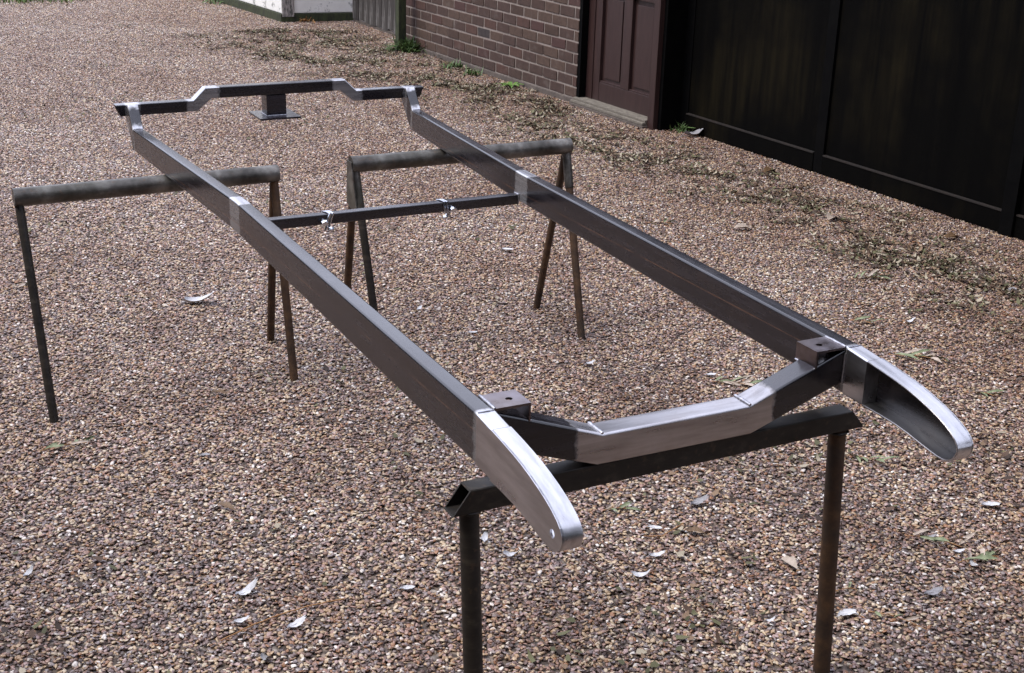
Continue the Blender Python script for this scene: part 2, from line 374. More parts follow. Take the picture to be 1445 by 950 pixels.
for q in range(4):
    ico = gn('GeometryNodeMeshIcoSphere'); ico.inputs['Radius'].default_value = 1; ico.inputs['Subdivisions'].default_value = 2
    nz = gn('ShaderNodeTexNoise', noise_dimensions='4D'); nz.inputs['Scale'].default_value = .9; nz.inputs['Detail'].default_value = 2; nz.inputs['W'].default_value = 3.7*q
    sub = gn('ShaderNodeVectorMath', operation='SUBTRACT'); sub.inputs[1].default_value = (.5, .5, .5); g.links.new(nz.outputs['Color'], sub.inputs[0])
    scl = gn('ShaderNodeVectorMath', operation='SCALE'); scl.inputs['Scale'].default_value = 2.3; g.links.new(sub.outputs[0], scl.inputs[0])
    sp_ = gn('GeometryNodeSetPosition'); g.links.new(ico.outputs['Mesh'], sp_.inputs['Geometry']); g.links.new(scl.outputs[0], sp_.inputs['Offset'])
    ss = gn('GeometryNodeSetShadeSmooth'); g.links.new(sp_.outputs[0], ss.inputs[0])
    gti = gn('GeometryNodeGeometryToInstance'); g.links.new(ss.outputs[0], gti.inputs[0]); g.links.new(gti.outputs[0], stones.inputs[0])
tj = gn('GeometryNodeJoinGeometry')
for q in range(2):
    gr = gn('GeometryNodeMeshGrid'); gr.inputs['Size X'].default_value = TILE; gr.inputs['Size Y'].default_value = TILE; gr.inputs['Vertices X'].default_value = 2; gr.inputs['Vertices Y'].default_value = 2
    dp = gn('GeometryNodeDistributePointsOnFaces'); dp.inputs['Density'].default_value = 20500; dp.inputs['Seed'].default_value = 11+q
    g.links.new(gr.outputs['Mesh'], dp.inputs['Mesh'])
    off = gn('GeometryNodeSetPosition'); g.links.new(dp.outputs['Points'], off.inputs['Geometry']); g.links.new(rnd('FLOAT_VECTOR', (0,0,.0005), (0,0,.0075), 5+q), off.inputs['Offset'])
    ip = gn('GeometryNodeInstanceOnPoints'); g.links.new(off.outputs[0], ip.inputs['Points']); g.links.new(stones.outputs[0], ip.inputs['Instance'])
    ip.inputs['Pick Instance'].default_value = True
    g.links.new(rnd('INT', 0, 3, 21+q), ip.inputs['Instance Index'])
    g.links.new(rnd('FLOAT_VECTOR', (-.42,-.42,0), (.42,.42,6.28), 31+q), ip.inputs['Rotation'])
    g.links.new(rnd('FLOAT_VECTOR', (.0030,.0024,.0010), (.0076,.0057,.0026), 41+q), ip.inputs['Scale'])
    sa = gn('GeometryNodeStoreNamedAttribute', data_type='FLOAT', domain='INSTANCE'); sa.inputs['Name'].default_value = 'tone'
    g.links.new(ip.outputs[0], sa.inputs['Geometry']); g.links.new(rnd('FLOAT', 0., 1., 51+q), sa.inputs['Value'])
    ri = gn('GeometryNodeRealizeInstances'); g.links.new(sa.outputs[0], ri.inputs[0])
    sm = gn('GeometryNodeSetMaterial'); sm.inputs['Material'].default_value = M['stone']; g.links.new(ri.outputs[0], sm.inputs['Geometry'])
    gti = gn('GeometryNodeGeometryToInstance'); g.links.new(sm.outputs[0], gti.inputs[0]); g.links.new(gti.outputs[0], tj.inputs[0])
m2p = gn('GeometryNodeMeshToPoints'); g.links.new(gi.outputs[0], m2p.inputs['Mesh'])
ip = gn('GeometryNodeInstanceOnPoints'); g.links.new(m2p.outputs[0], ip.inputs['Points']); g.links.new(tj.outputs[0], ip.inputs['Instance']); ip.inputs['Pick Instance'].default_value = True
g.links.new(rnd('INT', 0, 1, 77), ip.inputs['Instance Index'])
ml = gn('ShaderNodeMath', operation='MULTIPLY'); ml.inputs[1].default_value = math.pi/2; g.links.new(rnd('INT', 0, 3, 78), ml.inputs[0])
cx = gn('ShaderNodeCombineXYZ'); g.links.new(ml.outputs[0], cx.inputs['Z']); g.links.new(cx.outputs[0], ip.inputs['Rotation'])
g.links.new(ip.outputs[0], go.inputs[0])
gravel.modifiers.new('stones', 'NODES').node_group = g
gravel.data.materials.append(M['stone'])

# ------------------------------------------------------------------ garage building on the right
bld = empty('garage_building', WB, WROT)      # local x runs along the wall towards the camera, local y = outwards (-WN)... see below
tag(bld, 'dark brick garage building along the drive with brown panelled door and black garage doors', 'building')
# in local space: x = along, y = -(into building); WD rotated +90 deg points outwards/inwards: check sign
_yl = Vector((-WD.y, WD.x, 0)); SGN = 1 if _yl.dot(WN) > 0 else -1       # SGN * y = depth into the building
def LB(x, dep, z): return (x, SGN*dep, z)
def bbox(m, x0, x1, d0, d1, z0, z1):
    a, b = SGN*d0, SGN*d1; m.box((x0, min(a, b), z0), (x1, max(a, b), z1))
WTOP = 2.35; X0 = -2.41
m = MB(); bbox(m, X0, -.004, .0, .24, -.1, WTOP); m.build('wall', M['mortar'], bld)
m = MB(); bbox(m, X0-.012, .0, -.014, .007, -.1, .036); m.build('plinth', M['plinth'], bld, bevel=.004)
CH_, BL_ = .0698, .1755; JT = .0115
bm_variants = []
for k in range(8):
    b = MB(); hx, hz = (BL_-JT)/2, (CH_-JT)/2
    b.box((-hx, -.012, -hz), (hx, .012, hz)); me = mesh('brick', b.v, b.f)
    bm = bmesh.new(); bm.from_mesh(me); bmesh.ops.bevel(bm, geom=list(bm.edges), offset=.0028, segments=1, affect='EDGES')
    for v in bm.verts: v.co += Vector((random.uniform(-1,1)*.0016, random.uniform(-1,1)*.0008, random.uniform(-1,1)*.0014))
    bm.to_mesh(me); bm.free(); me.materials.append(BRICKS[0 if k == 6 else 3] if k > 5 else BRICKS[k]); bm_variants.append(me)
# half bricks share a narrower mesh
rest = MB(); nvis = 0
row = 0; z = .038
while z + CH_ < WTOP:
    off = -.053 if row % 2 else -.053 - BL_/2 + .0
    x = off + BL_
    while x - BL_ > X0 - BL_:
        a, b = x - BL_, min(x, -.004 + JT/2); a2 = max(a, X0 - JT/2 + .002)
        if b - a2 > .035:
            full = (b - a2) > BL_*.98; xc = (a2+b)/2; zc_ = z + CH_/2
            dy = random.uniform(-.0022, .0018)
            if z < .80:
                me = random.choices(bm_variants, weights=[5,2,1.5,2.5,1.6,.3,5,3])[0]
                o = bpy.data.objects.new('brick', me); COL.objects.link(o); o.parent = bld
                o.location = (xc, SGN*(.008 + dy), zc_); o.rotation_euler = (0, random.uniform(-.006,.006), random.uniform(-.006,.006))
                if not full: o.scale = ((b-a2-JT)/(BL_-JT), 1, 1)
                nvis += 1
            else:
                bbox(rest, a2+JT/2, b-JT/2, -.004+dy, .02, z+JT/2, z+CH_-JT/2)
        x -= BL_
    z += CH_; row += 1
o = rest.build('brick', BRICKS[0], bld); o['kind'] = 'stuff'
# door recess: left reveal, frame, panelled door, threshold
D0, D1 = .0, .832
m = MB(); bbox(m, .0, .030, -.002, .12, .052, 2.05); m.build('door_reveal', M['trim'], bld)
fr = MB(); bbox(fr, .031, .098, .045, .12, .052, 2.05); bbox(fr, .772, .830, -.012, .14, .0, 2.05); bbox(fr, .098, .772, .02, .12, 1.99, 2.05); fr.build('door_frame', M['door'], bld, bevel=.003)
dr = MB(); DZ = .052
bbox(dr, .100, .168, .050, .095, DZ, 1.985); bbox(dr, .700, .770, .050, .095, DZ, 1.985); bbox(dr, .392, .478, .0505, .0945, .1685, .7045); bbox(dr, .392, .478, .0505, .0945, .8005, 1.8995)
bbox(dr, .168, .700, .0508, .094, DZ, .168); bbox(dr, .168, .700, .0508, .094, .705, .80); bbox(dr, .168, .700, .0508, .094, 1.90, 1.985)
door = dr.build('door', M['door'], bld, bevel=.004)
for a, b in ((.168, .392), (.478, .700)):
    for z0, z1 in ((.168, .705), (.80, 1.90)):
        p = MB(); bbox(p, a, b, .072, .088, z0, z1); bbox(p, a+.030, b-.030, .064, .0721, z0+.03, z1-.03)
        p.build('panel', M['door'], door, bevel=.002)
        q = MB(); bbox(q, a, b, .056, .0722, z0, z0+.010); q.build('moulding', M['door'], door, bevel=.002)
m = MB(); bbox(m, -.012, .780, -.050, .055, -.08, .020); m.build('step', M['plinth'], bld, bevel=.005)
m = MB(); bbox(m, -.004, .771, -.045, .075, .0215, .038); bbox(m, -.004, .771, -.026, .085, .038, .052); m.build('threshold', M['sill'], bld, bevel=.004)
# garage opening
GD = .165
m = MB(); bbox(m, .832, .86, .02, 1.2, -.1, 2.2); m.build('pier', M['trim'], bld)
m = MB(); bbox(m, .45, .925, GD-.004, GD+.09, 0.0, 2.1); m.build('garage_door_jamb', M['trim'], bld, bevel=.003)
m = MB(); bbox(m, .62, .80, GD-.05, GD-.0045, .082, .098); m.build('hinge_bracket', M['ledge'], bld, bevel=.002)
m = MB(); bbox(m, 2.000, 2.066, GD-.014, GD+.05, .012, 2.08); m.build('centre_stile', M['trim'], bld, bevel=.003)
for a, b in ((.928, 1.998), (2.068, 3.215), (3.29, 4.4)):
    d = MB(); bbox(d, a, b, GD, GD+.04, .105, 2.08); bbox(d, a, b, GD-.016, GD+.04, .010, .1045)
    gd = d.build('garage_door', M['garage'], bld, bevel=.002)
    q = MB(); bbox(q, a+.002, b-.002, GD-.020, GD-.0005, .1048, .1115); q.build('ledge', M['ledge'], gd)
m = MB(); bbox(m, 3.217, 3.288, GD-.03, GD+.06, 0, 2.1); m.build('post', M['trim'], bld, bevel=.003)
m = MB(); bbox(m, .86, 9.0, .12, .26, 2.101, 2.36); bbox(m, 4.402, 9.0, .10, .26, -.1, 2.1); m.build('lintel', M['trim'], bld)  # run on unseen towards the camera, lengthened to darken the near right ground
m = MB(); bbox(m, X0, 9.0, 3.9, 4.1, -.1, 2.35); bbox(m, X0, X0+.2, .2401, 3.9, -.1, 2.35); bbox(m, 8.8, 9.0, .2601, 3.9, -.1, 2.35); bbox(m, .86, 8.8, 3.0, 3.1, 0, 2.3); m.build('back_wall', M['mortar'], bld)
m = MB(); bbox(m, X0-.15, 9.2, -.28, 4.3, 2.361, 2.50); m.build('roof', M['roof'], bld, bevel=.01)
m = MB(); bbox(m, X0-.15, 9.2, -.30, -.2805, 2.34, 2.52); m.build('fascia', M['trim'], bld)

# ------------------------------------------------------------------ white building, fence, post
wc = Vector((-2.042, 11.673, 0)); wl = (Vector((-2.824, 12.843, 0)) - wc).normalized(); wr = (Vector((-1.462, 11.885, 0)) - wc).normalized()
wb = empty('white_building', wc, 0); tag(wb, 'white rendered building at the far end of the drive with a stained corner', 'building')
def wallseg(m, a, b, th, z0, z1, inward):
    n = Vector(inward).normalized()*th; vs = [a, b, b+n, a+n]
    m.add([(v.x, v.y, z0) for v in vs] + [(v.x, v.y, z1) for v in vs], [(3,2,1,0),(4,5,6,7),(0,1,5,4),(1,2,6,5),(2,3,7,6),(3,0,4,7)])
inw = wr*1.0 + wl*1.0
O0 = Vector((0,0,0))
m = MB(); vs = [O0, wr*.62, wr*.62+wl*4, wl*4]; m.add([(v.x,v.y,.075) for v in vs]+[(v.x,v.y,3.0) for v in vs], [(0,1,2,3),(7,6,5,4),(0,4,5,1),(1,5,6,2),(2,6,7,3),(3,7,4,0)])
o = m.build('wall', M['white'], wb, bevel=.012)
e = -.012
m = MB(); vs = [wl*e+wr*e, wr*.63+wl*e, wr*.63+wl*4, wl*4+wr*e]; m.add([(v.x,v.y,-.1) for v in vs]+[(v.x,v.y,.073) for v in vs], [(0,1,2,3),(7,6,5,4),(0,4,5,1),(1,5,6,2),(2,6,7,3),(3,7,4,0)])
m.build('plinth', M['post'], wb, bevel=.008)
m = MB(); vs = [O0+wl*-.02, wr*.10+wl*-.02, wr*.10+wl*.0-wl*.001, wl*-.001]; m.add([(v.x,v.y,.05) for v in vs]+[(v.x,v.y,3.0) for v in vs], [(0,1,2,3),(7,6,5,4),(0,4,5,1),(1,5,6,2),(2,6,7,3),(3,7,4,0)])
m.build('corner_board', M['stained'], wb)
m = MB(); vs = [wl*-.3+wr*-.3, wr*.9+wl*-.3, wr*.9+wl*4.3, wl*4.3+wr*-.3]; m.add([(v.x,v.y,3.002) for v in vs]+[(v.x,v.y,3.15) for v in vs], [(0,1,2,3),(7,6,5,4),(0,4,5,1),(1,5,6,2),(2,6,7,3),(3,7,4,0)])
m.build('roof', M['roof'], wb)
fa = Vector((-1.445, 11.84, 0)); fb = Vector((-.90, 10.86, 0)); fd = (fb-fa).normalized(); L = (fb-fa).length
fe = empty('timber_fence', fa, math.atan2(fd.y, fd.x)); tag(fe, 'weathered vertical board fence between the white building and the brick wall', 'fence')
nb = 9
bd = []
for k in range(3):
    b = MB(); b.box((0,-.011,.03),(L/nb-.006,.011,1.75)); me = mesh('board', b.v, b.f); me.materials.append(M['fence']); bd.append(me)
for k in range(nb):
    o = link('board', bd[k%3], None, fe); o.location = (k*L/nb, random.uniform(-.004,.004), random.uniform(-.01,.015))
m = MB(); m.box((0,.012,.35),(L,.05,.43)); m.box((0,.012,1.4),(L,.05,1.48)); m.build('fence_rail', M['fence'], fe)
m = MB(); m.box((0,-.008,-.05),(L,.010,.028)); m.build('gravel_board', M['plinth'], fe)
pp = on_ground(565.5, 72); m = MB(); m.box((-.032,-.032,-.1),(.032,.032,1.9)); o = m.build('wooden_post', M['post'], None, bevel=.005); o.location = (pp.x, pp.y, 0); o.rotation_euler = (0,0,WROT)
tag(o, 'mossy green wooden post standing at the far end of the brick wall', 'post')

# ------------------------------------------------------------------ leafy blades helpers
def blades(name, pts, mat, hmin, hmax, wmin, wmax, flat=0.0, tone=None, curve=.3):
    """many small bent blades; flat=1 lies on the ground"""
    n = len(pts); P = np.array(pts, float); a = rng.uniform(0, 2*np.pi, n); L_ = rng.uniform(hmin, hmax, n); W_ = rng.uniform(wmin, wmax, n)
    el = rng.uniform(.9, 1.5, n)*(1-flat) + flat*rng.uniform(-.12, .35, n)
    dx, dy = np.cos(a), np.sin(a); sx, sy = -dy, dx; tw = rng.uniform(-.5, .5, n)
    V = np.zeros((n, 6, 3))
    for k, t in enumerate((0., .5, 1.)):
        e_ = el - curve*t*rng.uniform(.2, 1.4, n); r_ = L_*t
        cx_ = P[:,0]+dx*np.cos(e_)*r_; cy_ = P[:,1]+dy*np.cos(e_)*r_; cz_ = P[:,2]+np.abs(np.sin(e_))*r_
        ww = W_*(.45, .5, .08)[k]
        V[:,2*k] = np.stack([cx_-sx*ww, cy_-sy*ww, cz_-tw*ww], 1); V[:,2*k+1] = np.stack([cx_+sx*ww, cy_+sy*ww, cz_+tw*ww], 1)
    me = bpy.data.meshes.new(name); V = V.reshape(-1, 3)
    F = (np.arange(n)[:,None]*6 + np.array([[0,1,3,2,2,3,5,4]])).reshape(-1)
    me.vertices.add(len(V)); me.vertices.foreach_set('co', V.ravel()); me.loops.add(len(F)); me.loops.foreach_set('vertex_index', F.astype(np.int32))
    me.polygons.add(n*2); me.polygons.foreach_set('loop_start', np.arange(0, n*8, 4, dtype=np.int32)); me.update(calc_edges=True)
    at = me.attributes.new('tone', 'FLOAT', 'POINT'); t = np.repeat(rng.uniform(0, 1, n) if tone is None else tone, 6); at.data.foreach_set('value', t.astype(np.float32))
    me.materials.append(mat); return me
# grass verge at the far left
pts = []
for _ in range(26000):
    x = random.uniform(-8.5, -3.3); y = random.uniform(12.0, 15.5)
    edge = 12.08 + (x+4.65)*.95 + .12*math.sin(x*5) + .05*math.sin(x*17)
    if y > edge + random.uniform(-.05, .25) and (Vector((x,y,0))-wc).dot(Vector((wl.y,-wl.x,0))) < -.1: pts.append((x, y, 0))
tag(link('grass_verge', blades('grass_verge', pts, M['grass'], .04, .11, .006, .012)), 'strip of bright green grass at the far left edge of the gravel', 'grass', kind='stuff')
# leaf litter drifted along the wall and thinly over the drive
pts = []
def litter_density(x, y):
    p = Vector((x, y, 0)) - WB; al = p.dot(WD); of = -p.dot(WN)
    d = 0
    if -3.6 < al < 4.6:
        c = .42 + .10*math.sin(al*2.1) + .14*max(0, -al)*.5
        d = math.exp(-((of-c)/(.26+.10*max(0,-al)))**2)
        d *= .55 + .45*math.sin(al*5.3+of*7)*math.cos(al*2.3-1)
    if of < 0.02: d = 0
    return max(d, 0)
from mathutils import noise as mnoise
for _ in range(230000):
    al = random.uniform(-3.6, 4.4); of = random.uniform(.02, 1.5); p = WB + WD*al - WN*of
    nn = mnoise.noise((p.x*3.1, p.y*3.1, 0)); nn2 = mnoise.noise((p.x*9, p.y*9, 4))
    if random.random() < litter_density(p.x, p.y)*max(0, .40 + nn*1.25 + nn2*1.2): pts.append((p.x, p.y, random.uniform(.007, .016)))
nb_ = len(pts)
for _ in range(60000):
    y = random.uniform(2.2, 13.5); x = -.35 + random.uniform(-1, 1)*(.42*y+.6)
    if behind_wall(x, y) > -.02: continue
    nn = mnoise.noise((x*1.3, y*1.3, 9)) + .8*mnoise.noise((x*6, y*6, 2))
    if random.random() < max(0, nn-.10)*.8: pts.append((x, y, random.uniform(.009, .016)))
tag(link('leaf_litter', blades('leaf_litter', pts, M['litter'], .009, .034, .005, .015, flat=1., curve=.5)), 'brown and olive leaf litter drifted over the gravel in front of the garage', 'leaf litter', kind='stuff')
print('litter', nb_, len(pts), 'bricks', nvis, 'tiles', len(tiles))
# unseen foliage added behind the camera and at left to shade drive, darken steel
def shade_hedge(name, a, b, h, th, n, label):
    a, b = Vector(a), Vector(b); d = (b-a); nrm = Vector((-d.y, d.x, 0)).normalized(); root = empty(name, (0,0,0)); tag(root, label, 'shade_hedge')
    root.location = (a+b)/2; m = MB(); q = nrm*th*.36; vs = [a-q, b-q, b+q, a+q]; vs = [v-root.location for v in vs]
    m.add([(v.x,v.y,0) for v in vs]+[(v.x,v.y,h*.93) for v in vs], [(3,2,1,0),(4,5,6,7),(0,1,5,4),(1,2,6,5),(2,3,7,6),(3,0,4,7)])
    m.build('stems', M['shade_hedge'], root)
    P = []
    for _ in range(n):
        t = random.random(); zz = random.uniform(.05, 1)*h; lump = .5 + .16*mnoise.noise((t*d.length*.9, zz*.9, 3)) + .1*mnoise.noise((t*d.length*3, zz*3, 7))
        if random.random() < .8: of = random.choice((-1, 1))*th*lump*random.uniform(.85, 1.05); 
        else: of = random.uniform(-1, 1)*th*.5; zz = h*random.uniform(.93, 1.06)
        p = a + d*t + nrm*of - root.location; P.append((p.x, p.y, zz))
    link('foliage', blades('foliage', P, M['shade_hedge'], .06, .14, .04, .08, flat=.4), None, root)
shade_hedge('shade_hedge', (-9, -3.4, 0), (9, -2.6, 0), 5.2, 1.6, 16000, 'tall dark screen of leaves added unseen behind the camera to shade the near drive')
shade_hedge('shade_hedge', (-8.2, -4, 0), (-7.4, 11.0, 0), 3.0, 1.4, 12000, 'lower dark row of leaves added unseen along the left to show dark in the steel')
# unseen added tree; its crown above the camera is shaped to shade the drive
tr = empty('shade_tree', (-2.6, -2.6, 0)); tag(tr, 'broad dark unseen tree added so that its crown shades the near end of the drive', 'tree')
m = MB(); m.tube([(0,0,-.1),(.05,.05,1.2),(.0,.1,2.6),(.3,.3,4.0),(.8,.7,5.2)], .2, 14, True, [.30,.24,.20,.16,.10]); m.build('trunk', M['twig'], tr, smooth=True)
m = MB()
for k in range(9):
    a = k*.7; z0 = 2.6 + .22*k; m.tube([(.1,.1,z0),(1.2*math.cos(a)+.5,1.2*math.sin(a)+.3,z0+.9),(3.1*math.cos(a)+1,2.4*math.sin(a)+.8,z0+1.4)], .07, 8, True, [.09,.06,.02])
m.build('limb', M['twig'], tr, smooth=True)
P = []
while len(P) < 36000:
    x, y, z = random.uniform(-7.0, 8.0), random.uniform(-4.6, 3.5), random.uniform(2.7, 5.4)
    q = ((x-.8)/7.0)**4 + ((y+.6)/3.85)**4 + ((z-4.05)/1.3)**4
    if q < 1 + .4*mnoise.noise((x*.7, y*.7, z)) and mnoise.noise((x*1.3, y*1.3, z*1.3)) > -.22: P.append((x, y, z))
link('crown', blades('crown', P, M['shade_hedge'], .12, .22, .08, .14, flat=.5), None, tr)
shade_hedge('shade_shrub', (-3.9, -2.0, 0), (-3.9, 2.3, 0), 3.1, 1.5, 7000, 'dense dark bush added unseen at the near left to shade the drive')  # added bush, out of view, to dim the near ground
# weeds by the wall
def clump(name, loc, n, h, wmax, mat, label, cat, spread=.05, flat=0.):
    P = [(random.gauss(0, spread), random.gauss(0, spread), 0) for _ in range(n)]
    o = link(name, blades(name, P, mat, h*.5, h, wmax*.6, wmax, flat=flat, curve=.8)); o.location = loc; tag(o, label, cat); return o
p = on_ground(577, 73); 
o = clump('weed_clump', p, 260, .17, .016, M['weed'], 'green leafy weed clump at the foot of the mossy post', 'weed', .045)
p = on_ground(722, 124)
root = empty('dandelion', (p.x, p.y, .004)); tag(root, 'bright green dandelion rosette at the foot of the brick wall', 'weed')
def leafshape(L_, W_, lift, droop, n=6, fold=.15):
    vs = []; fs = []
    for i in range(n+1):
        t = i/n; wv = W_*math.sin(math.pi*min(1, t*.93+.05))**.8*.5*(1 + .18*math.sin(i*2.4)); z_ = lift*t*(1-t*.0) - droop*t*t
        vs += [(L_*t, -wv, z_+wv*fold*2), (L_*t, 0, z_), (L_*t, wv, z_+wv*fold*2)]
    for i in range(n):
        a = i*3; fs += [(a, a+3, a+4, a+1), (a+1, a+4, a+5, a+2)]
    return vs, fs
for k in range(8):
    v, f = leafshape(random.uniform(.07,.12), .026, .06, .045); o = link('leaf', mesh('leaf', v, f, True), M['lime'], root); o.rotation_euler = (0, 0, k*.79+random.uniform(-.2,.2)); 
for (px, py, lab) in ((640, 97, 'small grass tuft at the wall foot nearer the mossy post'), (668, 106, 'small grass tuft at the wall foot midway to the dandelion'), (300, 5, 'green weed tuft at the left foot of the white building'), (430, 31, 'pale dry weed tuft in front of the dark base of the white building'), (963, 187, 'small green weed at the left foot of the black garage door')):
    p = on_ground(px, py); clump('weed_tuft', p, 46, .09 if px not in (300,) else .12, .012, M['weed'] if px != 430 else M['straw'], lab, 'weed', .035 if px != 300 else .08)

# ------------------------------------------------------------------ feathers, leaves, sprigs on the gravel
def feather_mesh(L_, W_, curl, seed):
    r = random.Random(seed); n = 9; vs = []; fs = []
    for i in range(n+1):
        t = i/n; wv = W_*.5*(math.sin(math.pi*min(.97, .06+t*.9))**.6); z_ = .004 + curl*(t-.35)**2*L_*4*.35
        y0 = .12*L_*math.sin(t*2.4)
        for sgn, kk in ((-1, 1.), (-1, .5), (0, 0), (1, .5), (1, 1.)):
            rag = (1 + r.uniform(-.22, .18)) if kk == 1. else 1
            vs.append((L_*t + kk*W_*.22*r.uniform(.6, 1.2), y0 + sgn*wv*kk*rag, z_ + abs(sgn)*kk*kk*W_*.22*(1 if seed % 2 else .5)))
    for i in range(n):
        for k in range(4):
            a = i*5+k; fs.append((a, a+5, a+6, a+1))
    return vs, fs
def feather(px, py, size_px, ang, label, mat='feather', curl=.6):
    p = on_ground(px, py); dist = (p - Vector((0,0,CAMH))).length; L_ = size_px*.92*dist/FPX; seed = int(px*7+py)
    v, f = feather_mesh(L_, L_*.5, curl, seed); v = [(a-L_*.5, b, c) for a, b, c in v]
    o = link('feather', mesh('feather', v, f, True), M[mat]); o.location = (p.x, p.y, .008); o.rotation_euler = (0, 0, rad(ang)); tag(o, label, 'feather', 'feathers scattered on the gravel')
    q = MB(); q.tube([(-L_*.62, -.01*L_, .004), (-L_*.3, .08*L_, .005), (L_*.1, .11*L_, .006)], L_*.012, 5); q.build('quill', M[mat], o, smooth=True)
FE = [(347,845,34,35,'grey white feather lying above the left end of the orange straw','feather'), (340,884,22,10,'small plump white feather below the left end of the orange straw','feather'),
 (418,890,30,35,'bright white feather tucked under the middle of the orange straw','feather'), (374,938,26,-60,'curled grey feather at the bottom edge below the orange straw','greyfeather'),
 (573,838,22,0,'small white feather left of the near left trestle leg','feather'), (685,768,20,80,'round white feather just right of the near left trestle leg','feather'),
 (719,792,28,-30,'curved white feather right of the near left trestle leg and below the left horn','feather'), (925,792,24,0,'cupped white feather between the two near trestle legs','feather'),
 (902,820,28,-20,'pale grey feather below the cupped white feather between the near trestle legs','feather'), (921,752,22,-25,'white feather with a long stalk right of the green sprig','feather'),
 (985,718,30,25,'large curled grey and white feather between the near trestle legs','greyfeather'), (1395,720,26,-8,'white feather at the right edge below the right horn','feather'),
 (1312,765,14,0,'little grey down feather caught on the long green twig','greyfeather'), (1351,785,16,-10,'tiny white feather between the two parts of the long green twig','feather'),
 (1373,806,22,-70,'two lobed white feather beside the broad leaves of the long green twig','feather'), (1315,845,28,10,'soft grey feather below the long green twig','greyfeather'),
 (1194,875,30,15,'ruffled white feather right of the near right trestle leg','feather'), (1085,884,14,0,'tiny bright white feather left of the near right trestle leg','feather'),
 (1283,459,14,5,'white feather on the far side of the right horn','feather'), (832,519,16,20,'white feather under the frame in front of the front crossmember','feather'),
 (666,474,14,0,'small white feather under the frame right of the left rail','feather'), (592,441,12,60,'tiny white feather under the frame near the cross tube','feather'),
 (277,432,42,-3,'long white feather between the rear left trestle legs','feather'), (288,648,16,0,'grey down feather alone on the gravel left of the left rail','greyfeather'),
 (41,818,18,60,'blurred white feather near the bottom left corner','feather'), (1002,534,16,0,'round white down feather by the sprig under the right rail','feather'),
 (1428,414,20,40,'pinkish white feather at the right edge near the garage','greyfeather'), (980,195,34,10,'grey crumpled feather at the foot of the black garage door','greyfeather'),
 (714,357,18,-25,'thin pale feather right of the cross tube under the right rail','feather')]
for a in FE: feather(*a[:5], mat=a[5], curl=.5 + .4*((int(a[0]) % 3)-1))
def dry_leaf(px, py, size_px, ang, label, mat, W_=.5):
    p = on_ground(px, py); dist = (p - Vector((0,0,CAMH))).length; L_ = size_px*dist/FPX
    v, f = leafshape(L_, L_*W_, L_*.18, L_*.22, 6, .35); v = [(a-L_*.5, b, c+.010) for a, b, c in v]
    o = link('fallen_leaf', mesh('fallen_leaf', v, f, True), M[mat]); o.location = (p.x, p.y, .004); o.rotation_euler = (.12, .05, rad(ang)); tag(o, label, 'leaf', 'large leaves lying on the gravel')
for a in [(1113,802,28,-50,'folded pale pink brown leaf left of the near right trestle leg','paleleaf',.6), (1048,327,26,10,'pale pinkish leaf on the gravel right of the right rail','paleleaf',.5),
 (1085,246,22,40,'rust brown leaf standing up before the black garage doors','brownleaf',.6), (1172,312,26,60,'curled tan leaf in the litter in front of the right garage door','paleleaf',.6),
 (1343,340,22,20,'dark brown leaf near the foot of the right garage post','brownleaf',.6), (1001,744,0.1,0,'','brownleaf',.5),
 (1180,575,26,-8,'dark narrow leaf on the gravel under the right horn tip','brownleaf',.3), (980,757,28,-5,'dead brown leaf below the curled grey feather','brownleaf',.4),
 (790,573,20,25,'brown leaf under the left arm of the front crossmember','brownleaf',.4), (885,565,16,25,'greenish curled leaf under the middle of the front crossmember','brownleaf',.4),
 (520,300,14,10,'','brownleaf',.4), (320,722,30,-25,'dark brown leaf scrap on the gravel left of the near left trestle leg','brownleaf',.35), (310,560,22,-5,'dark olive leaf scrap left of the rear left trestle leg','brownleaf',.35),
 (55,268,22,5,'','brownleaf',.35)]:
    if a[4]: dry_leaf(*a)
def stalk(name, pix, r, mat, label, cat):
    P = [on_ground(x, y, .014) for x, y in pix]; c = P[0].copy(); fine = []
    for i in range(len(P)-1):
        for k in range(5):
            t = k/5; a, b = P[i], P[i+1]; q = a.lerp(b, t); q.z += random.uniform(-.001,.001); fine.append(q - c)
    fine.append(P[-1]-c); m = MB(); m.tube(fine, r, 6, True); o = m.build(name, M[mat], None, smooth=True); o.location = c; tag(o, label, cat); return o
stalk('straw_stalk', [(318,899),(350,880),(380,867),(410,856),(450,850),(483,847)][::1] if False else [(312,904),(352,884),(392,868),(432,856),(486,845)], .0016, 'straw', 'long orange straw stalk curving over the gravel at bottom left', 'straw')
stalk('dead_twig', [(838,755),(865,780),(890,797),(925,806)], .0017, 'twig', 'reddish brown twig right of the left horn tip', 'twig')
stalk('dead_twig', [(820,785),(850,806)], .0026, 'twig', 'short thick reddish twig below the left horn tip', 'twig')
stalk('dead_twig', [(331,800),(355,812)], .0020, 'twig', 'short orange brown twig above the grey white feather', 'twig')
stalk('dead_twig', [(908,757),(935,756),(955,744),(965,738)], .0014, 'straw', 'fine curved dry stem left of the curled grey feather', 'twig')
